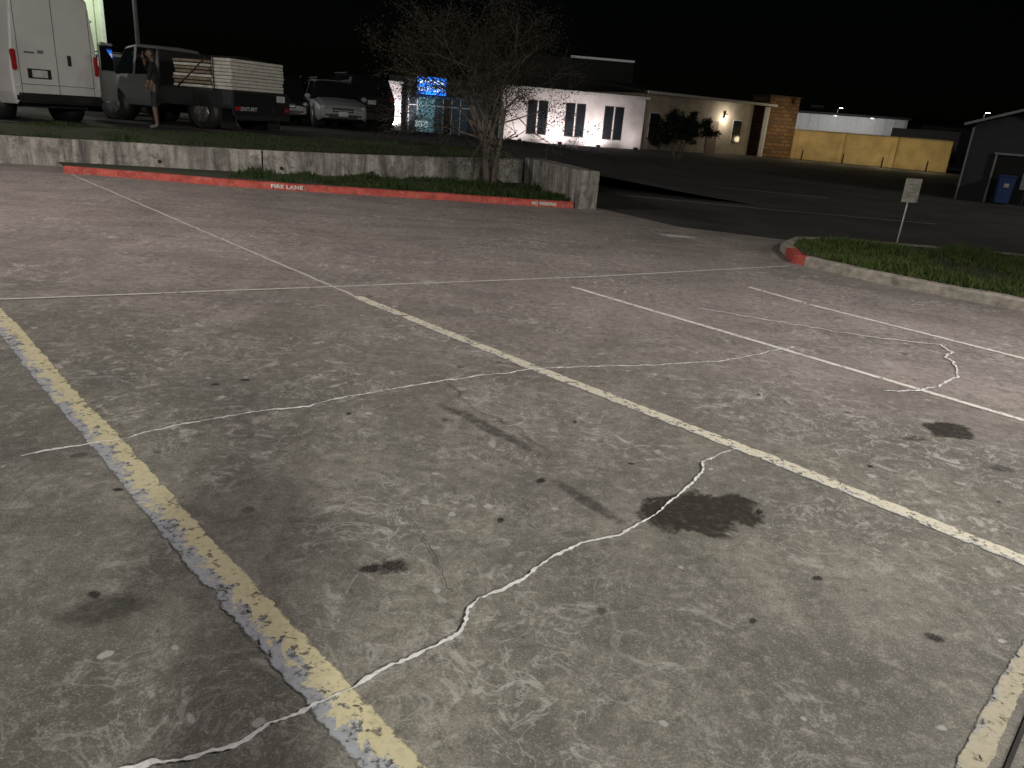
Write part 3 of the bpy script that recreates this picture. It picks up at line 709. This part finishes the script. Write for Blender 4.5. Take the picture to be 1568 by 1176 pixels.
# flatbed truck with stacked boards
ta=math.radians(160); tr=empty('flatbed_truck',(-7.22,21.0,.62),ta)
box('bed_deck',(1.2,0,.93),(2.5,2.2,.12),BLK,tr,.02)
for s in (-1,1): box('bed_side_%d'%s,(1.2,s*1.12,.74),(2.5,.06,.40),BKP,tr,.01)
box('tail_board',(-.06,0,.66),(.06,2.25,.56),BKP,tr,.01); box('tail_beam',(-.08,0,.34),(.12,2.1,.12),BLK,tr,.02)
box('licence_plate',(-.10,-.72,.84),(.012,.34,.16),PLT,tr,.004)
for s in (-1,1):
    box('taillight_%d'%s,(-.10,s*.98,.56),(.03,.16,.1),TAIL,tr,.01); box('mudflap_%d'%s,(.30,s*.9,.30),(.03,.55,.50),BLK,tr,.01)
    wheel(tr,'rear_wheel_%d'%s,.95,s*.98,.40,.3); wheel(tr,'front_wheel_%d'%s,4.1,s*.88,.39,.24)
    box('chassis_%d'%s,(2.2,s*.4,.55),(4.6,.1,.18),BLK,tr,.02)
text('mudflap_text','CENTURY',.13,M('mudflap_print',(.5,.5,.5),.6),tr,Matrix(((0,0,-1,-.10),(-1,0,0,.62),(0,1,0,.55),(0,0,0,1))),1.1)
BW=M('board_white',(.66,.64,.58),.75,var=.2,scale=8); BT=M('board_tan',(.30,.24,.17),.85,var=.4,scale=10)
for i in range(9):
    o1=random.uniform(-.03,.03); o2=random.uniform(-.03,.03)
    box('board_%d'%i,(.32+o1,o2,1.03+i*.082),(.60,2.05,.070),BW,tr,.008)
    if i<8: box('board_tan_%d'%i,(1.25+o2,.05+o1,1.03+i*.084+random.uniform(-.008,.008)),(1.15+o1*3,2.0,.060),BT if i%3 else BW,tr,.008)
tube('strap_1',[(.5,1.12,.95),(.55,1.07,1.75),(.6,0,1.81),(.6,-1.06,1.76),(.6,-1.12,.95)],[.018]*5,BLK,tr,6)
tube('strap_2',[(1.7,1.14,.95),(.75,1.08,1.72)],[.018]*2,BLK,tr,6)
box('headache_rack',(2.42,0,1.4),(.06,1.9,.9),BLK,tr,.01)
CW=M('truck_cab_silver',(.20,.205,.21),.4,var=.1,coat=.3)
st=[(2.55,.5,1.22,1.80,.92,.76),(2.62,.42,1.22,1.93,.95,.78),(3.3,.42,1.2,1.95,.95,.78),(3.38,.42,1.2,1.95,.95,.78),(3.75,.42,1.18,1.88,.95,.76),(4.15,.42,1.15,1.20,.95,.82),(5.0,.45,1.05,1.08,.92,.78),(5.15,.5,.9,.92,.85,.7)]
shell(tr,'cab',st,CW,['p','g','p','g','w','p','p'])
dr=math.radians(62)
dx,dy=math.cos(math.pi-dr)*.5,math.sin(math.pi-dr)*.5
box('open_door',(3.95+dx,.97+dy,.85),(1.0,.07,.75),VW,tr,.03,rz=math.pi-dr); box('open_door_frame_top',(3.95+dx*1.05,.95+dy,1.86),(.8,.05,.06),VW,tr,.02,rz=math.pi-dr)
box('open_door_frame_rear',(3.95+dx*1.9,.97+dy*1.9,1.5),(.06,.05,.72),VW,tr,.02,rz=math.pi-dr); box('open_door_glass',(3.95+dx,.97+dy,1.52),(.85,.015,.62),CGL,tr,.01,rz=math.pi-dr)
box('mirror',(3.95,1.25,1.35),(.12,.24,.3),VW,tr,.04)
suv('parked_suv',-14.0,26.2,160,SIL,4.6,1.85,1.75)
suv('parked_suv',-9.3,29.6,-72,BKP,4.7,1.85,1.6)
suv('parked_suv',-7.3,28.8,-66,SIL,4.4,1.78,1.58)
suv('parked_suv',-7.35,32.6,118,BKP,5.0,1.95,1.95,boxy=True)
suv('parked_car',-10.5,35,-70,GRY,4.6,1.85,1.7)
suv('parked_car',-12.5,38,-70,BKP,4.6,1.85,1.7)
# ================================================================= PEOPLE
def person(name,loc,rz,pose,top,low,skinm,hair,shoe,shorts=True):
    e=empty(name,loc,rz); J=pose
    me=bpy.data.meshes.new('body'); 
    names=list(J['p']); P=[J['p'][n][:3] for n in names]; Rr=[J['p'][n][3] for n in names]; ix={n:i for i,n in enumerate(names)}
    me.from_pydata(P,[(ix[a],ix[b]) for a,b in J['e']],[]); o=bpy.data.objects.new('body_src',me); COL.objects.link(o)
    md=o.modifiers.new('s','SKIN')
    for i,v in enumerate(me.skin_vertices[0].data):
        q=Rr[i]; v.radius=q if isinstance(q,tuple) else (q,q); v.use_root=(names[i]=='pelvis')
    sb_=o.modifiers.new('ss','SUBSURF'); sb_.levels=2
    dg=bpy.context.evaluated_depsgraph_get(); m2=bpy.data.meshes.new_from_object(o.evaluated_get(dg)); bpy.data.objects.remove(o)
    for mm in (top,low,skinm,shoe): m2.materials.append(mm)
    hands=[Vector(J['p'][k][:3]) for k in ('wr_l','wr_r')]; els=[Vector(J['p'][k][:3]) for k in ('el_l','el_r')]
    for f_ in m2.polygons:
        c=f_.center; f_.use_smooth=True
        if c.z>1.47: k=2
        elif c.z>.93: k=0
        elif c.z>.50: k=1
        elif c.z>.10: k=2 if shorts else 1
        else: k=3
        for h,el in zip(hands,els):
            if (c-h).length<min((c-el).length,.22): k=2
        f_.material_index=k
    b=bpy.data.objects.new('body',m2); COL.objects.link(b); b.parent=e
    bm=bmesh.new(); bmesh.ops.create_uvsphere(bm,u_segments=24,v_segments=18,radius=1)
    hc=Vector(J['head'])
    for v in bm.verts:
        q=v.co.copy(); sx,sy,sz=.098,.076,.118
        if q.z<0: sy*=(1+.28*q.z); sx*=(1+.10*q.z)
        nose=.026*math.exp(-((q.y/.16)**2+((q.z+.12)/.2)**2)) if q.x>0 else 0
        eye=-.010*sum(math.exp(-(((q.y-s*.36)/.16)**2+((q.z-.06)/.12)**2)) for s in (-1,1)) if q.x>0 else 0
        mouth=-.005*math.exp(-((q.y/.3)**2+((q.z+.5)/.06)**2)) if q.x>0 else 0
        v.co=Vector((q.x*sx+nose+eye+mouth,q.y*sy,q.z*sz))+hc
    hm=bpy.data.meshes.new('head'); bm.to_mesh(hm); bm.free(); hm.materials.append(skinm); hm.materials.append(hair)
    for f_ in hm.polygons:
        f_.use_smooth=True; c=f_.center-hc; f_.material_index=1 if (c.z>.055 or (c.x<-.01 and c.z>-.05)) else 0
    ho=bpy.data.objects.new('head',hm); COL.objects.link(ho); ho.parent=e
    for s in (-1,1):
        box('ear_%d'%s,(hc.x-.005,hc.y+s*.078,hc.z-.005),(.035,.018,.06),skinm,e,.008)
        box('eye_%d'%s,(hc.x+.082,hc.y+s*.028,hc.z+.008),(.012,.024,.010),BLK,e,.004)
    for s,wk,ek in ((1,'wr_l','el_l'),(-1,'wr_r','el_r')):
        W_=Vector(J['p'][wk][:3]); d=(W_-Vector(J['p'][ek][:3])).normalized(); sd=d.cross(Vector((1,0,0)) if abs(d.x)<.8 else Vector((0,0,1))).normalized(); up=d.cross(sd)
        V=[];Fc=[]
        tube_data(V,Fc,[W_-d*.01,W_+d*.03,W_+d*.08],[.022,.034,.033],8)
        for k,(o_,L) in enumerate(((-.027,.065),(-.009,.078),(.010,.072),(.027,.056))):
            a=W_+d*.075+sd*o_; tube_data(V,Fc,[a,a+d*L*.5+up*.006,a+d*L*.8+up*.022,a+d*L+up*.036],[.009,.0088,.008,.006],6)
        a=W_+d*.03-sd*.028; tube_data(V,Fc,[a,a+d*.025-sd*.022,a+d*.052-sd*.028+up*.012],[.011,.010,.008],6)
        obj('hand_%s'%('l' if s>0 else 'r'),V,Fc,skinm,e,smooth=True)
    return e
edges=[('pelvis','spine'),('spine','chest'),('chest','neck0'),('neck0','neck'),('chest','sh_l'),('sh_l','el_l'),('el_l','wr_l'),('chest','sh_r'),('sh_r','el_r'),('el_r','wr_r'),
 ('pelvis','hip_l'),('hip_l','kn_l'),('kn_l','an_l'),('an_l','toe_l'),('pelvis','hip_r'),('hip_r','kn_r'),('kn_r','an_r'),('an_r','toe_r')]
def mkpose(arm_l,arm_r,stance=.10,head=(.03,0,1.62)):
    return {'p':{'pelvis':(0,0,.97,(.13,.115)),'spine':(0,0,1.14,(.125,.11)),'chest':(0,0,1.32,(.14,.115)),'neck0':(.0,0,1.45,.06),'neck':(.015,0,1.53,.048),
     'sh_l':(0,.18,1.38,.068),'el_l':(*arm_l[0],.043),'wr_l':(*arm_l[1],.027),'sh_r':(0,-.18,1.38,.068),'el_r':(*arm_r[0],.043),'wr_r':(*arm_r[1],.027),
     'hip_l':(0,.09,.88,.098),'kn_l':(.02,stance,.49,.062),'an_l':(-.01,stance+.01,.075,.040),'toe_l':(.15,stance+.03,.04,.035),
     'hip_r':(0,-.09,.88,.098),'kn_r':(.03,-stance,.49,.062),'an_r':(0,-stance-.01,.075,.040),'toe_r':(.16,-stance-.03,.04,.035)},'e':edges,'head':head}
SK=M('skin',(.16,.10,.07),.6,var=.08); HR=M('dark_hair',(.015,.012,.010),.6)
DK=M('dark_shirt',(.012,.012,.014),.85); KH=M('dark_shorts',(.022,.022,.025),.85); SHO=M('shoes',(.14,.14,.14),.7)
person('person',(-8.75,18.35,.62),math.radians(200),mkpose(((.05,.33,1.18),(.12,.30,.95)),((.16,-.30,1.26),(.20,-.14,1.52))),DK,KH,SK,HR,SHO)
# the photographer, standing at the camera: casts the long soft shadow seen on the concrete
person('person',(.08,-.42,.004),math.radians(95),mkpose(((.14,.30,1.14),(.27,.13,1.36)),((.14,-.30,1.14),(.27,-.13,1.36))),DK,KH,SK,HR,SHO,shorts=False)
# ================================================================= MOON
sun=bpy.data.lights.new('moon_light','SUN'); sun.energy=.012; sun.angle=math.radians(.5); sun.color=(1,.96,.9)
so=bpy.data.objects.new('moon_light',sun); COL.objects.link(so); so.rotation_euler=(math.radians(60),0,math.radians(20))
